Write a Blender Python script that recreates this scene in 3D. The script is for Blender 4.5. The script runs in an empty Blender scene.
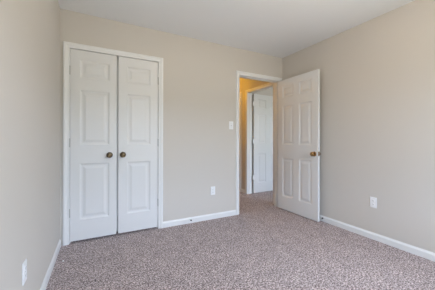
import bpy, bmesh, math
from mathutils import Vector, Matrix
S = bpy.context.scene
C = S.collection
PI = math.pi

# ------------------------------------------------------------------ camera
cd = bpy.data.cameras.new('camera'); cam = bpy.data.objects.new('camera', cd); C.objects.link(cam)
cd.sensor_width = 36.0; cd.lens = 230.49 / 435 * 36; cd.shift_y = -4.94 / 435; cd.clip_start = 0.02
cam.matrix_world = (Matrix.Translation((0.3227, -2.8511, 1.0914)) @ Matrix.Rotation(-0.4868, 4, 'Z')
                    @ Matrix.Rotation(PI / 2, 4, 'X') @ Matrix.Rotation(0.0023, 4, 'Z'))
S.camera = cam

# ------------------------------------------------------------------ world, light, exposure
w = bpy.data.worlds.new('sky'); S.world = w; w.use_nodes = True
nt = w.node_tree; nt.nodes.clear()
out = nt.nodes.new('ShaderNodeOutputWorld'); bg = nt.nodes.new('ShaderNodeBackground')
tc = nt.nodes.new('ShaderNodeTexCoord'); sx = nt.nodes.new('ShaderNodeSeparateXYZ'); cr = nt.nodes.new('ShaderNodeValToRGB')
mp = nt.nodes.new('ShaderNodeMapRange'); mp.inputs['From Min'].default_value = -1; mp.inputs['From Max'].default_value = 1
# daylight in invented bands for the wall tint: warm ground, dim horizon, blue sky
GROUND = (3.9, 3.85, 3.3); MIDBAND = (1.5, 2.0, 1.8); SKY = (7.3, 8.85, 11.2)
el = cr.color_ramp.elements; el[0].position = 0.485; el[0].color = (*GROUND, 1); el[1].position = 0.505; el[1].color = (*MIDBAND, 1)
e = el.new(0.55); e.color = (*MIDBAND, 1); e = el.new(0.575); e.color = (*SKY, 1)
nt.links.new(tc.outputs['Generated'], sx.inputs[0]); nt.links.new(sx.outputs['Z'], mp.inputs['Value'])
nt.links.new(mp.outputs[0], cr.inputs[0]); nt.links.new(cr.outputs[0], bg.inputs['Color']); nt.links.new(bg.outputs[0], out.inputs[0])
bg.inputs['Strength'].default_value = 1.0

def area(name, loc, rot, sx_, sy_, energy=0, color=(1, 1, 1), portal=False):
    l = bpy.data.lights.new(name, 'AREA'); l.shape = 'RECTANGLE'; l.size = sx_; l.size_y = sy_
    l.energy = energy; l.color = color
    if portal: l.cycles.is_portal = True
    o = bpy.data.objects.new(name, l); o.location = loc; o.rotation_euler = rot; C.objects.link(o); return o
# window portals (guide daylight sampling, give no light of their own); area lights shine along local -Z
WIN1 = (0.55, 2.75, 0.62, 2.12)     # rear window of the bedroom: x0 x1 z0 z1 in the plane y = YR
YR = -3.45
area('daylight_portal', ((WIN1[0] + WIN1[1]) / 2, YR - 0.12, (WIN1[2] + WIN1[3]) / 2), (PI / 2, 0, 0), WIN1[1] - WIN1[0], WIN1[3] - WIN1[2], portal=True)
WIN2 = (3.40, 5.25, 0.55, 2.2); Y2 = -1.3
area('daylight_portal', ((WIN2[0] + WIN2[1]) / 2, Y2 - 0.12, (WIN2[2] + WIN2[3]) / 2), (PI / 2, 0, 0), WIN2[1] - WIN2[0], WIN2[3] - WIN2[2], portal=True)

WIN3 = (-3.20, -2.20, 0.62, 2.12)    # unseen side window in the right wall, added to brighten the left wall: y0 y1 z0 z1
area('daylight_portal', (3.037 + .13, (WIN3[0] + WIN3[1]) / 2, (WIN3[2] + WIN3[3]) / 2), (PI / 2, 0, PI / 2), WIN3[1] - WIN3[0], WIN3[3] - WIN3[2], portal=True)

# glowing glass globes of the two ceiling lamps, the unseen bedroom one added to light the walls: (x, y), radiated watts per channel
LAMP_ROOM_ADDED = ((1.62, -1.90), (12.3, 9.2, 6.4)); LAMP_HALL = ((2.35, 1.55), (14.3, 6.9, 0.35)); LAMP_R = 0.12

vs = S.view_settings
vs.view_transform = 'Standard'; vs.look = 'None'; vs.gamma = 1.0; vs.use_curve_mapping = False
vs.exposure = 0.0

# ------------------------------------------------------------------ materials
def mat(name, col, rough=0.5, metal=0.0, bump=0.0, bscale=80, stretch=None, noise=0.0):
    m = bpy.data.materials.new(name); m.use_nodes = True; t = m.node_tree
    b = t.nodes['Principled BSDF']
    b.inputs['Base Color'].default_value = (*col, 1); b.inputs['Roughness'].default_value = rough; b.inputs['Metallic'].default_value = metal
    if bump or noise:
        c = t.nodes.new('ShaderNodeTexCoord'); mpn = t.nodes.new('ShaderNodeMapping'); n = t.nodes.new('ShaderNodeTexNoise')
        if stretch: mpn.inputs['Scale'].default_value = stretch
        n.inputs['Scale'].default_value = bscale; n.inputs['Detail'].default_value = 4
        t.links.new(c.outputs['Object'], mpn.inputs[0]); t.links.new(mpn.outputs[0], n.inputs['Vector'])
        if bump:
            bn = t.nodes.new('ShaderNodeBump'); bn.inputs['Strength'].default_value = bump; bn.inputs['Distance'].default_value = 0.002
            t.links.new(n.outputs['Fac'], bn.inputs['Height']); t.links.new(bn.outputs[0], b.inputs['Normal'])
        if noise:
            r = t.nodes.new('ShaderNodeValToRGB')
            r.color_ramp.elements[0].position = .3; r.color_ramp.elements[1].position = .7
            r.color_ramp.elements[0].color = (*[v * (1 - noise) for v in col], 1); r.color_ramp.elements[1].color = (*[v * (1 + noise) for v in col], 1)
            t.links.new(n.outputs['Fac'], r.inputs[0]); t.links.new(r.outputs[0], b.inputs['Base Color'])
    return m
M_wall = mat('greige_wall_paint', (0.612, 0.580, 0.535), 0.75, bump=0.12, bscale=220)
M_ceil = mat('white_ceiling_paint', (0.865, 0.885, 0.90), 0.85, bump=0.15, bscale=160)
M_trim = mat('white_trim_paint', (0.79, 0.80, 0.80), 0.35)
M_door = mat('white_door_paint', (0.74, 0.745, 0.745), 0.38, bump=0.25, bscale=60, stretch=(6, 6, 0.5))
M_brass = mat('antique_brass', (0.36, 0.215, 0.09), 0.18, 1.0, noise=0.35, bscale=60)
M_bronze = mat('aged_bronze', (0.13, 0.092, 0.055), 0.22, 1.0, noise=0.4, bscale=70)
M_plastic = mat('white_plastic', (0.85, 0.86, 0.87), 0.3, noise=0.01)
M_slot = mat('dark_slot', (0.03, 0.03, 0.03), 0.6, noise=0.1)
M_steel = mat('hinge_steel', (0.50, 0.49, 0.47), 0.35, 0.8, noise=0.1)
M_hingepaint = mat('painted_hinge', (0.46, 0.46, 0.455), 0.45, noise=0.05)
M_rubber = mat('dark_rubber', (0.03, 0.03, 0.035), 0.7, noise=0.1)
M_paper = mat('white_paper', (0.9, 0.9, 0.9), 0.8, noise=0.02)

def carpet():
    m = bpy.data.materials.new('mauve_brown_cut_pile_carpet'); m.use_nodes = True; t = m.node_tree; b = t.nodes['Principled BSDF']
    b.inputs['Roughness'].default_value = 1.0; b.inputs['Specular IOR Level'].default_value = 0.05
    b.inputs['Sheen Weight'].default_value = 0.15
    c = t.nodes.new('ShaderNodeTexCoord')
    n1 = t.nodes.new('ShaderNodeTexNoise'); n1.inputs['Scale'].default_value = 88; n1.inputs['Detail'].default_value = 5; n1.inputs['Roughness'].default_value = 0.75
    n2 = t.nodes.new('ShaderNodeTexNoise'); n2.inputs['Scale'].default_value = 9; n2.inputs['Detail'].default_value = 3
    for n in (n1, n2): t.links.new(c.outputs['Object'], n.inputs['Vector'])
    r = t.nodes.new('ShaderNodeValToRGB'); el = r.color_ramp.elements
    el[0].position = 0.42; el[0].color = (0.085, 0.060, 0.058, 1)
    el[1].position = 0.595; el[1].color = (0.84, 0.73, 0.72, 1)
    e = el.new(0.5); e.color = (0.345, 0.275, 0.270, 1)
    t.links.new(n1.outputs['Fac'], r.inputs[0])
    mr = t.nodes.new('ShaderNodeMapRange'); mr.inputs['From Min'].default_value = .3; mr.inputs['From Max'].default_value = .7
    mr.inputs['To Min'].default_value = 0.87; mr.inputs['To Max'].default_value = 1.13; t.links.new(n2.outputs['Fac'], mr.inputs['Value'])
    n3 = t.nodes.new('ShaderNodeTexNoise'); n3.inputs['Scale'].default_value = 38; n3.inputs['Detail'].default_value = 2
    t.links.new(c.outputs['Object'], n3.inputs['Vector'])
    mm = t.nodes.new('ShaderNodeMix'); mm.inputs['Factor'].default_value = 0.13
    t.links.new(n1.outputs['Fac'], mm.inputs['A']); t.links.new(n3.outputs['Fac'], mm.inputs['B']); t.links.new(mm.outputs['Result'], r.inputs[0])
    mx = t.nodes.new('ShaderNodeMix'); mx.data_type = 'RGBA'; mx.blend_type = 'MULTIPLY'; mx.inputs['Factor'].default_value = 1
    t.links.new(r.outputs[0], mx.inputs['A']); t.links.new(mr.outputs[0], mx.inputs['B']); t.links.new(mx.outputs['Result'], b.inputs['Base Color'])
    bn = t.nodes.new('ShaderNodeBump'); bn.inputs['Strength'].default_value = 0.7; bn.inputs['Distance'].default_value = 0.008
    t.links.new(n1.outputs['Fac'], bn.inputs['Height']); t.links.new(bn.outputs[0], b.inputs['Normal'])
    return m
M_carpet = carpet()

def glass():
    m = bpy.data.materials.new('window_glass'); m.use_nodes = True; t = m.node_tree; t.nodes.clear()
    o = t.nodes.new('ShaderNodeOutputMaterial'); a = t.nodes.new('ShaderNodeBsdfTransparent'); g = t.nodes.new('ShaderNodeBsdfGlossy')
    g.inputs['Roughness'].default_value = 0.02; f = t.nodes.new('ShaderNodeFresnel'); mx = t.nodes.new('ShaderNodeMixShader')
    ge = t.nodes.new('ShaderNodeNewGeometry'); m1 = t.nodes.new('ShaderNodeMath'); m1.operation = 'SUBTRACT'; m1.inputs[0].default_value = 1.0
    m2 = t.nodes.new('ShaderNodeMath'); m2.operation = 'MULTIPLY'      # reflect at the outer face of each pane only
    t.links.new(ge.outputs['Backfacing'], m1.inputs[1]); t.links.new(f.outputs[0], m2.inputs[0]); t.links.new(m1.outputs[0], m2.inputs[1])
    t.links.new(m2.outputs[0], mx.inputs[0]); t.links.new(a.outputs[0], mx.inputs[1]); t.links.new(g.outputs[0], mx.inputs[2]); t.links.new(mx.outputs[0], o.inputs[0])
    return m
M_glass = glass()
def glow(name, watts):
    m = bpy.data.materials.new(name); m.use_nodes = True; b = m.node_tree.nodes['Principled BSDF']; k = 4 * PI * PI * LAMP_R ** 2
    b.inputs['Base Color'].default_value = (0.9, 0.88, 0.82, 1); mx = max(watts)
    b.inputs['Emission Color'].default_value = (*[v / mx for v in watts], 1); b.inputs['Emission Strength'].default_value = mx / k
    return m

# ------------------------------------------------------------------ helpers
def obj(name, bm, m, parent=None, smooth=False, bevel=0):
    me = bpy.data.meshes.new(name); bmesh.ops.recalc_face_normals(bm, faces=bm.faces); bm.to_mesh(me); bm.free()
    for mm in (m if isinstance(m, (list, tuple)) else [m]): me.materials.append(mm)
    if smooth:
        for p in me.polygons: p.use_smooth = True
    o = bpy.data.objects.new(name, me); C.objects.link(o)
    if parent: o.parent = parent
    if bevel:
        b = o.modifiers.new('bevel', 'BEVEL'); b.width = bevel; b.segments = 2; b.limit_method = 'ANGLE'
    return o
def tag(o, label, cat=None, group=None, kind=None):
    o['label'] = label
    if cat: o['category'] = cat
    if group: o['group'] = group
    if kind: o['kind'] = kind
    return o
def empty(name, loc, rz=0):
    o = bpy.data.objects.new(name, None); C.objects.link(o); o.location = loc; o.rotation_euler = (0, 0, rz); o.empty_display_size = .1; return o
def box(bm, x0, x1, y0, y1, z0, z1):
    v = [bm.verts.new(p) for p in ((x0, y0, z0), (x1, y0, z0), (x1, y1, z0), (x0, y1, z0), (x0, y0, z1), (x1, y0, z1), (x1, y1, z1), (x0, y1, z1))]
    for f in ((0, 1, 2, 3), (4, 5, 6, 7), (0, 1, 5, 4), (1, 2, 6, 5), (2, 3, 7, 6), (3, 0, 4, 7)): bm.faces.new([v[i] for i in f])
def bx(*a):
    bm = bmesh.new(); box(bm, *a); return bm
def lathe(bm, prof, origin, axis, n=28):
    """prof: (radius, distance along axis) pairs; axis: unit Vector"""
    ax = Vector(axis).normalized(); u = ax.orthogonal().normalized(); v = ax.cross(u); o = Vector(origin); rings = []
    for r, h in prof:
        if r < 1e-6: rings.append([bm.verts.new(o + ax * h)])
        else: rings.append([bm.verts.new(o + ax * h + (u * math.cos(2 * PI * i / n) + v * math.sin(2 * PI * i / n)) * r) for i in range(n)])
    for a, b in zip(rings, rings[1:]):
        for i in range(n):
            j = (i + 1) % n
            if len(a) == 1 and len(b) == 1: continue
            if len(a) == 1: bm.faces.new((a[0], b[i], b[j]))
            elif len(b) == 1: bm.faces.new((a[i], a[j], b[0]))
            else: bm.faces.new((a[i], a[j], b[j], b[i]))
def sweep(path, outs, prof, frame):
    """strip of trim: prof = (u, t) closed profile; path points; outs = direction of u at each point (mitred); frame: thickness direction"""
    bm = bmesh.new(); rings = []
    for p, o in zip(path, outs):
        rings.append([bm.verts.new(Vector(p) + Vector(o) * u + Vector(frame) * t) for u, t in prof])
    n = len(prof)
    for a, b in zip(rings, rings[1:]):
        for i in range(n): bm.faces.new((a[i], a[(i + 1) % n], b[(i + 1) % n], b[i]))
    bm.faces.new(rings[0]); bm.faces.new(rings[-1]); return bm
CAS = [(0, 0), (0, .007), (.005, .010), (.018, .0105), (.024, .013), (.034, .0165), (.048, .017), (.055, .0145), (.057, .011), (.057, 0)]
def casing(name, a, b, ztop, plane, axis, side, label, width=1.0):
    """door casing round an opening a..b on the wall plane; axis 'x' (wall runs along x) or 'y'; side = thickness direction +-1"""
    prof = [(u * width, t) for u, t in CAS]
    P = (lambda s, z: (s, plane, z)) if axis == 'x' else (lambda s, z: (plane, s, z))
    D = (lambda s, z: (s, 0, z)) if axis == 'x' else (lambda s, z: (0, s, z))
    fr = (0, side, 0) if axis == 'x' else (side, 0, 0)
    bm = sweep([P(a, 0.0), P(a, ztop), P(b, ztop), P(b, 0.0)], [D(-1, 0), D(-1, 1), D(1, 1), D(1, 0)], prof, fr)
    return tag(obj(name, bm, M_trim), label, 'door trim', kind='structure')
BASE = [(0, 0), (0, .013), (.054, .013), (.060, .011), (.066, .007), (.074, .005), (.074, 0)]
def baseboard(name, p0, p1, inward, label):
    bm = sweep([p0, p1], [(0, 0, 1)] * 2, BASE, Vector(inward).normalized())
    return tag(obj(name, bm, M_trim), label, 'baseboard', kind='structure')

def door_leaf(wd, h, t, cols, rows):
    """moulded panel door: x 0..wd from the hinge, y 0..t, z 0..h; both faces carry the panels"""
    bm = bmesh.new(); xs = [0] + [c for p in cols for c in p] + [wd]; zs = [0] + [c for p in rows for c in p] + [h]
    for y, s in ((0, 1), (t, -1)):
        for i in range(len(xs) - 1):
            for j in range(len(zs) - 1):
                x0, x1, z0, z1 = xs[i], xs[i + 1], zs[j], zs[j + 1]
                if i % 2 and j % 2:
                    prev = None
                    for ins, dep in ((0, 0), (.003, .0035), (.010, .0065), (.016, .0085), (.028, .0085), (.034, .0075), (.052, .0025), (.056, .0015)):
                        q = [bm.verts.new(p) for p in ((x0 + ins, y + s * dep, z0 + ins), (x1 - ins, y + s * dep, z0 + ins), (x1 - ins, y + s * dep, z1 - ins), (x0 + ins, y + s * dep, z1 - ins))]
                        if prev:
                            for k in range(4): bm.faces.new((prev[k], prev[(k + 1) % 4], q[(k + 1) % 4], q[k]))
                        prev = q
                    bm.faces.new(prev)
                else:
                    bm.faces.new([bm.verts.new(p) for p in ((x0, y, z0), (x1, y, z0), (x1, y, z1), (x0, y, z1))])
    for a, b in (((0, 0), (wd, 0)), ((wd, 0), (wd, h)), ((wd, h), (0, h)), ((0, h), (0, 0))):
        bm.faces.new([bm.verts.new(p) for p in ((a[0], 0, a[1]), (b[0], 0, b[1]), (b[0], t, b[1]), (a[0], t, a[1]))])
    bmesh.ops.remove_doubles(bm, verts=bm.verts, dist=1e-5)
    return bm
def hinge(parent, x, y, z, m=None, leaf=None):
    bm = bmesh.new()
    lathe(bm, [(0, -.047), (.004, -.047), (.004, -.044), (.0062, -.044), (.0062, -.0155), (.0055, -.015), (.0062, -.0145), (.0062, .0145), (.0055, .015), (.0062, .0155), (.0062, .044), (.004, .044), (.004, .047), (0, .047)], (x, y, z), (0, 0, 1), 12)
    if leaf: box(bm, *leaf, z - .044, z + .044)
    return obj('hinge', bm, m or M_steel, parent)
def knob(parent, x, y, z, d, m, name='knob'):
    """door knob on the face at y, pointing along y direction d"""
    bm = bmesh.new()
    lathe(bm, [(0, 0), (.033, 0), (.0335, .002), (.031, .005), (.024, .008), (.018, .010), (0, .010)], (x, y, z), (0, d, 0), 32)
    rz = obj('rosette', bm, m, None, True)
    bm = bmesh.new()
    lathe(bm, [(0, .009), (.012, .009), (.011, .018), (.0125, .026), (.019, .031), (.0255, .038), (.0285, .046), (.0275, .054), (.022, .060), (.018, .0615), (.016, .0600), (.010, .0625), (0, .0635)], (x, y, z), (0, d, 0), 32)
    k = obj(name, bm, m, parent, True); rz.parent = k; return k

# ------------------------------------------------------------------ the shell
W = 3.037; H = 2.44; TL = 0.0108
LX = lambda y: TL * y            # the left wall drifts outwards a little towards the rear
# openings
CL = (0.082, 1.006, 2.052)       # closet
RD = (2.193, 2.964, 2.052)       # bedroom door
HD = (0.215, 0.985, 2.05)        # hall door in the wall y range
H2 = (1.262, 2.03, 2.05)
YE = 3.0                         # end of the hall

tag(obj('floor', bx(-.25, 5.8, YR - .12, YE + .12, -.1, 0), M_carpet), 'mottled mauve brown cut pile carpet running through bedroom and hall', 'carpet', kind='structure')
tag(obj('ceiling', bx(-.25, 5.8, YR - .12, YE + .12, H, H + .1), M_ceil), 'flat white painted ceiling over the rooms', 'ceiling', kind='structure')

bm = bmesh.new()
box(bm, -.15, CL[0], 0, .11, 0, H); box(bm, CL[0], CL[1], 0, .11, CL[2], H); box(bm, CL[1], RD[0], 0, .11, 0, H)
box(bm, RD[0], RD[1], 0, .11, RD[2], H); box(bm, RD[1], W, 0, .11, 0, H)
tag(obj('wall_back', bm, M_wall), 'greige back wall holding the closet and the open bedroom doorway', 'wall', kind='structure')

bm = bmesh.new()
y0, y1 = YR - .1, 0.0
v = [bm.verts.new(p) for p in ((LX(y0), y0, 0), (LX(y1), y1, 0), (-.15, y1, 0), (-.15, y0, 0), (LX(y0), y0, H), (LX(y1), y1, H), (-.15, y1, H), (-.15, y0, H))]
for f in ((0, 1, 2, 3), (4, 5, 6, 7), (0, 1, 5, 4), (1, 2, 6, 5), (2, 3, 7, 6), (3, 0, 4, 7)): bm.faces.new([v[i] for i in f])
tag(obj('wall_left', bm, M_wall), 'long plain greige wall on the left beside the closet', 'wall', kind='structure')

bm = bmesh.new(); a_, b_, c_, d_ = WIN3
box(bm, W, W + .11, YR - .1, a_, 0, H); box(bm, W, W + .11, b_, 0.0, 0, H); box(bm, W, W + .11, a_, b_, 0, c_); box(bm, W, W + .11, a_, b_, d_, H)
tag(obj('wall_right', bm, M_wall), 'plain greige wall behind the open white door on the right', 'wall', kind='structure')

def window_wall(name, x0, x1, y0, y1, win, label):
    bm = bmesh.new(); a, b, c, d = win
    box(bm, x0, a, y0, y1, 0, H); box(bm, b, x1, y0, y1, 0, H); box(bm, a, b, y0, y1, 0, c); box(bm, a, b, y0, y1, d, H)
    return tag(obj(name, bm, M_wall), label, 'wall', kind='structure')
window_wall('wall_rear', -.04, W, YR - .1, YR, WIN1, 'greige rear wall of the bedroom with a wide window')
window_wall('wall_study_rear', W + .11, 5.7, Y2 - .1, Y2, WIN2, 'greige rear wall of the next room with a window')
def window(name, win, y, label, turn=None):
    a, b, c, d = win; root = empty(name, ((a + b) / 2, y - .05, c)); tag(root, label, 'window', kind='structure')
    def L(bm): bmesh.ops.translate(bm, verts=bm.verts, vec=(-(a + b) / 2, -(y - .05), -c)); return bm
    bm = bmesh.new(); f = .05
    box(bm, a, a + f, y - .08, y - .02, c, d); box(bm, b - f, b, y - .08, y - .02, c, d); box(bm, a + f, b - f, y - .08, y - .02, c, c + f); box(bm, a + f, b - f, y - .08, y - .02, d - f, d)
    mid = (a + b) / 2; box(bm, mid - .02, mid + .02, y - .075, y - .025, c + f, d - f); zm = (c + d) / 2
    box(bm, a + f, mid - .02, y - .07, y - .03, zm - .018, zm + .018); box(bm, mid + .02, b - f, y - .07, y - .03, zm - .018, zm + .018)
    obj('window_frame', L(bm), M_trim, root)
    obj('pane', L(bx(a + f, mid - .02, y - .052, y - .048, c + f, zm - .018)), M_glass, root); obj('pane', L(bx(mid + .02, b - f, y - .052, y - .048, c + f, zm - .018)), M_glass, root)
    obj('pane', L(bx(a + f, mid - .02, y - .052, y - .048, zm + .018, d - f)), M_glass, root); obj('pane', L(bx(mid + .02, b - f, y - .052, y - .048, zm + .018, d - f)), M_glass, root)
    obj('window_sill', L(bx(a - .03, b + .03, y + .001, y + .03, c - .025, c)), M_trim, root)
    if turn: root.location = turn[0]; root.rotation_euler = (0, 0, turn[1])
window('added_window', (0, WIN3[1] - WIN3[0], WIN3[2], WIN3[3]), 0, 'unseen white framed window added in the right wall to light the left wall', ((W + .05, (WIN3[0] + WIN3[1]) / 2, WIN3[2]), PI / 2))
window('window_1', WIN1, YR, 'wide white framed window in the rear wall of the bedroom')
window('window_2', WIN2, Y2, 'white framed window in the room beyond the hall')

# closet box, hall, next room
bm = bmesh.new(); box(bm, -.15, 1.22, .75, .85, 0, H); box(bm, 1.12, 1.22, .11, .75, 0, H); box(bm, -.15, -.05, .11, .75, 0, H)
tag(obj('wall_closet', bm, M_wall), 'plain walls inside the closed closet', 'wall', kind='structure')
tag(obj('wall_hall_left', bx(1.78, 1.88, .11, YE, 0, H), M_wall), 'greige left wall of the hall', 'wall', kind='structure')
tag(obj('wall_hall_end', bx(1.78, W + .11, YE, YE + .1, 0, H), M_wall), 'greige end wall of the hall', 'wall', kind='structure')
bm = bmesh.new()
box(bm, W, W + .11, 0, HD[0], 0, H); box(bm, W, W + .11, HD[0], HD[1], HD[2], H); box(bm, W, W + .11, HD[1], H2[0], 0, H)
box(bm, W, W + .11, H2[0], H2[1], H2[2], H); box(bm, W, W + .11, H2[1], YE, 0, H)
tag(obj('wall_hall_right', bm, M_wall), 'hall wall glowing amber in lamplight seen through the bedroom doorway', 'wall', kind='structure')
tag(obj('wall_study_back', bx(W + .11, 5.7, 1.025, 1.125, 0, H), M_wall), 'shaded greige wall above the white door of the next room', 'wall', kind='structure')
tag(obj('wall_study_right', bx(5.7, 5.8, Y2 - .1, 1.125, 0, H), M_wall), 'greige far side wall of the next room', 'wall', kind='structure')

# jamb linings and stops (the 12 mm boards inside each opening)
def jamb(name, axis, a, b, zt, p0, p1, stop, label):
    bm = bmesh.new(); t = .002; q = .011
    def B(s0, s1, w0, w1, z0, z1):
        if axis == 'x': box(bm, s0, s1, w0, w1, z0, z1)
        else: box(bm, w0, w1, s0, s1, z0, z1)
    B(a, a + t, p0, p1, 0, zt - t); B(b - t, b, p0, p1, 0, zt - t); B(a, b, p0, p1, zt - t, zt)
    if stop:
        B(a + t, a + q, *stop, 0, zt - t); B(b - q, b - t, *stop, 0, zt - t); B(a + q, b - q, *stop, zt - q, zt - t)
    return tag(obj(name, bm, M_trim), label, 'door frame', kind='structure')
jamb('trim_1', 'x', CL[0], CL[1], CL[2], -.001, .111, (.042, .075), 'white frame lining the closet opening')
jamb('trim_2', 'x', RD[0], RD[1], RD[2], -.001, .111, (.040, .075), 'white frame lining the open bedroom doorway, warm where lamplight hits it')
jamb('trim_3', 'y', HD[0], HD[1], HD[2], W - .001, W + .111, (W + .038, W + .072), 'white frame lining the hall doorway beyond')
jamb('trim_4', 'y', H2[0], H2[1], H2[2], W - .001, W + .111, (W + .038, W + .072), 'white frame of the farther hall doorway')
casing('trim_5', CL[0], CL[1], CL[2] - .002, 0, 'x', -1, 'white moulded casing around the closet double doors')
casing('trim_6', RD[0], RD[1], RD[2] - .002, 0, 'x', -1, 'white moulded casing around the open bedroom doorway')
casing('trim_7', RD[0], RD[1], RD[2] - .002, .11, 'x', 1, 'white casing on the hall side of the bedroom doorway')
casing('trim_8', HD[0], HD[1], HD[2] - .002, W, 'y', -1, 'lamplit white casing around the hall doorway beyond the bedroom')
casing('trim_9', H2[0], H2[1], H2[2] - .002, W, 'y', -1, 'thin sliver of casing at the farther hall door')

baseboard('baseboard_back', (CL[1] + .057, 0, 0), (RD[0] - .057, 0, 0), (0, -1, 0), 'white baseboard between the closet and the bedroom doorway')
baseboard('baseboard_right', (W, YR, 0), (W, -.018, 0), (-1, 0, 0), 'long white baseboard along the right wall')
baseboard('baseboard_left', (LX(YR), YR, 0), (LX(-.018), -.018, 0), (1, TL, 0), 'white baseboard along the left wall')
baseboard('baseboard_rear', (.03, YR, 0), (W - .02, YR, 0), (0, 1, 0), 'white baseboard under the rear window')
baseboard('baseboard_hall', (W, HD[1] + .057, 0), (W, H2[0] - .057, 0), (-1, 0, 0), 'short white baseboard on the amber lit hall wall')
baseboard('baseboard_hall_left', (1.88, .13, 0), (1.88, YE, 0), (1, 0, 0), 'white baseboard on the left side of the hall')

# ------------------------------------------------------------------ doors
ROWS3 = [(.214, .814), (1.014, 1.600), (1.730, 1.918)]       # heights above the leaf's own bottom (leaf starts 20 mm up)
wl = .448
d1 = obj('door_1', door_leaf(wl, 2.024, .035, [(.088, .372)], ROWS3), M_door); d1.location = (.087, .003, .022)
tag(d1, 'left leaf of the closed white panelled closet double doors', 'closet door', kind='structure')
knob(d1, .376, 0, .899, -1, M_bronze)
for z in (.300, 1.037, 1.797): hinge(d1, -.004, -.005, z, M_hingepaint)
d2 = obj('door_2', door_leaf(wl, 2.024, .035, [(.092, .358)], ROWS3), M_door); d2.location = (.553, .003, .022)
tag(d2, 'right leaf of the closed white panelled closet double doors', 'closet door', kind='structure')
knob(d2, .049, 0, .899, -1, M_bronze)
obj('astragal', bx(-.016, .012, .037, .045, .01, 2.01), M_trim, d2)
for z in (.300, 1.037, 1.797): hinge(d2, wl + .004, -.005, z, M_hingepaint)

ROWS6 = [(.203, .802), (1.014, 1.615), (1.742, 1.922)]
WD6 = .758; COLS6 = [(.105, .325), (.438, .658)]
# bedroom door, swung 90 degrees into the room: local x runs from the hinge to the latch edge
d3 = obj('door_3', door_leaf(WD6, 2.022, .035, COLS6, ROWS6), M_door)
ang = math.radians(-90 + 0.0); d3.rotation_euler = (0, 0, ang); d3.location = (2.924, -.020, .012)
# local +y points towards the right wall, local -y (face y=0) towards the room
tag(d3, 'open white six panel bedroom door standing near the right wall', 'door', kind='structure')
knob(d3, WD6 - .056, 0, .895, -1, M_brass); knob(d3, WD6 - .056, .035, .895, 1, M_brass)
lp = obj('latch_plate', bx(WD6 - .0002, WD6 + .0018, .006, .029, .872, .928), M_brass, d3)
for z in (.20, 1.02, 1.82): hinge(d3, -.006, .041, z, M_brass)

# door of the next room, swung wide open beyond the hall
d4 = obj('door_4', door_leaf(WD6, 2.022, .035, COLS6, ROWS6), M_door)
d4.location = (W + .135, .948, .012); d4.rotation_euler = (0, 0, math.radians(2))
tag(d4, 'white panelled door standing open in the next room, hinges showing', 'door', kind='structure')
for z in (.318, 1.056, 1.823): hinge(d4, -.012, .004, z, M_trim, leaf=(-.030, .001, -.001, .004))
knob(d4, WD6 - .062, 0, .90, -1, M_brass)

d5 = obj('door_5', door_leaf(H2[1] - H2[0] - .008, 2.022, .035, COLS6, ROWS6), M_door)
d5.location = (W + .108, H2[0] + .004, .012); d5.rotation_euler = (0, 0, PI / 2)
tag(d5, 'closed white panelled door farther along the hall', 'door', kind='structure')
knob(d5, WD6 - .062, .035, .90, 1, M_brass)

# ------------------------------------------------------------------ outlets, switch
def outlet(loc, rz, label):
    r = empty('wall_outlet', loc, rz); tag(r, label, 'outlet')      # faces local -y
    bm = bx(-.035, .035, -.006, 0, -.0575, .0575); obj('cover_plate', bm, M_plastic, r, bevel=.003)
    for s in (-1, 1):
        bm = bmesh.new(); n = 20; zc = s * .0195
        pts = [(max(-.0145, min(.0145, .0175 * math.cos(2 * PI * i / n))) , zc + .0145 * math.sin(2 * PI * i / n)) for i in range(n)]
        f = [bm.verts.new((x, -.006, z)) for x, z in pts]; g = [bm.verts.new((x, -.0085, z)) for x, z in pts]
        bm.faces.new(g); bm.faces.new(f)
        for i in range(n): bm.faces.new((f[i], f[(i + 1) % n], g[(i + 1) % n], g[i]))
        soc = obj('socket', bm, M_plastic, r)
        bm = bmesh.new(); box(bm, -.0075, -.0052, -.0089, -.0084, zc - .002, zc + .006); box(bm, .0052, .0075, -.0089, -.0084, zc - .001, zc + .005)
        box(bm, -.002, .002, -.0089, -.0084, zc - .009, zc - .005); obj('socket_slots', bm, M_slot, soc)
    bm = bmesh.new(); lathe(bm, [(0, 0), (.003, 0), (.0028, .0012), (0, .0016)], (0, -.006, 0), (0, -1, 0), 12); obj('screw', bm, M_steel, r)
    return r
outlet((1.760, 0, .391), 0, 'white duplex outlet low on the back wall between closet and doorway')
outlet((W, -1.408, .407), -PI / 2, 'white duplex outlet low on the right wall past the open door')
outlet((LX(-1.28), -1.28, .385), PI / 2 - TL, 'white duplex outlet low on the left wall near the corner of the picture')

r = empty('light_switch', (2.052, 0, 1.304)); tag(r, 'white toggle light switch on the back wall beside the open doorway', 'light switch')
obj('cover_plate', bx(-.035, .035, -.006, 0, -.0575, .0575), M_plastic, r, bevel=.003)
bm = bx(-.005, .005, -.0065, -.0055, -.012, .012); obj('toggle_slot', bm, M_hingepaint, r)
bm = bmesh.new(); box(bm, -.004, .004, -.018, -.006, .000, .008); bmesh.ops.rotate(bm, verts=bm.verts, cent=(0, -.006, 0), matrix=Matrix.Rotation(math.radians(-18), 3, 'X'))
obj('toggle', bm, M_plastic, r)
for z in (-.03, .03):
    bm = bmesh.new(); lathe(bm, [(0, 0), (.003, 0), (.0028, .0012), (0, .0016)], (0, -.006, z), (0, -1, 0), 12); obj('screw', bm, M_steel, r)

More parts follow.
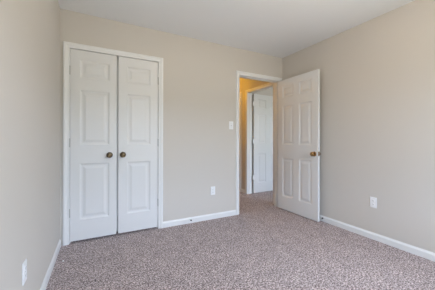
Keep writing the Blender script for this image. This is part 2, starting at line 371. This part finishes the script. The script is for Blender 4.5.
# ------------------------------------------------------------------ spring door stops on the baseboards
def door_stop(loc, rz, label):
    r = empty('door_stop', loc, rz); tag(r, label, 'door stop')       # points along local -y
    bm = bmesh.new(); lathe(bm, [(0, 0), (.011, 0), (.011, .004), (.006, .007), (0, .007)], (0, 0, 0), (0, -1, 0), 16); obj('base', bm, M_trim, r, True)
    bm = bmesh.new(); pr = [(0, .006)]
    for i in range(18): pr += [(.0048, .007 + i * .0016), (.0036, .0078 + i * .0016)]
    lathe(bm, pr + [(0, .037)], (0, 0, 0), (0, -1, 0), 12); obj('spring', bm, M_trim, r)
    bm = bmesh.new(); lathe(bm, [(0, .035), (.0085, .035), (.0095, .039), (.009, .049), (.006, .052), (0, .052)], (0, 0, 0), (0, -1, 0), 16); obj('rubber_tip', bm, M_rubber, r, True)
    return r
door_stop((W - .012, -.805, .060), -PI / 2, 'small door stop with dark tip on the right baseboard behind the door')
door_stop((1.419, -.0125, .053), 0, 'small door stop with dark tip on the back baseboard right of the closet')

# tiny white scrap on the carpet
bm = bmesh.new()
pts = [(-.007, -.004), (.002, -.006), (.008, -.001), (.005, .006), (-.003, .005)]
a = [bm.verts.new((x, y, 0)) for x, y in pts]; b = [bm.verts.new((x * .8, y * .8, .008 + .002 * math.sin(i * 2.1))) for i, (x, y) in enumerate(pts)]
bm.faces.new(a); bm.faces.new(b)
for i in range(5): bm.faces.new((a[i], a[(i + 1) % 5], b[(i + 1) % 5], b[i]))
o = obj('paper_scrap', bm, M_paper); o.location = (.069, -.378, .0005); tag(o, 'tiny white scrap of paper on the carpet before the closet', 'paper scrap')

# ------------------------------------------------------------------ ceiling lamps (their light is set at the top)
def ceiling_lamp(spec, label):
    (x, y), watts = spec
    r = empty('ceiling_lamp', (x, y, H)); tag(r, label, 'ceiling lamp')
    bm = bmesh.new(); lathe(bm, [(0, 0), (.075, 0), (.078, .006), (.072, .016), (.05, .026), (.048, .052), (0, .052)], (0, 0, 0), (0, 0, -1), 40); obj('base_plate', bm, M_brass, r, True)
    R = LAMP_R; a0 = math.asin(.045 / R); pr = [(R * math.sin(a0 + (PI - a0) * i / 24), .05 + R * math.cos(a0) - R * math.cos(a0 + (PI - a0) * i / 24)) for i in range(24)] + [(0, .05 + R * math.cos(a0) + R)]
    bm = bmesh.new(); lathe(bm, pr, (0, 0, 0), (0, 0, -1), 40); obj('lamp_shade', bm, glow('lit_glass_globe', watts), r, True)
    return r
ceiling_lamp(LAMP_ROOM_ADDED, 'unseen round glass ceiling lamp added to light the bedroom walls')
ceiling_lamp(LAMP_HALL, 'round amber glass ceiling lamp glowing in the hall')
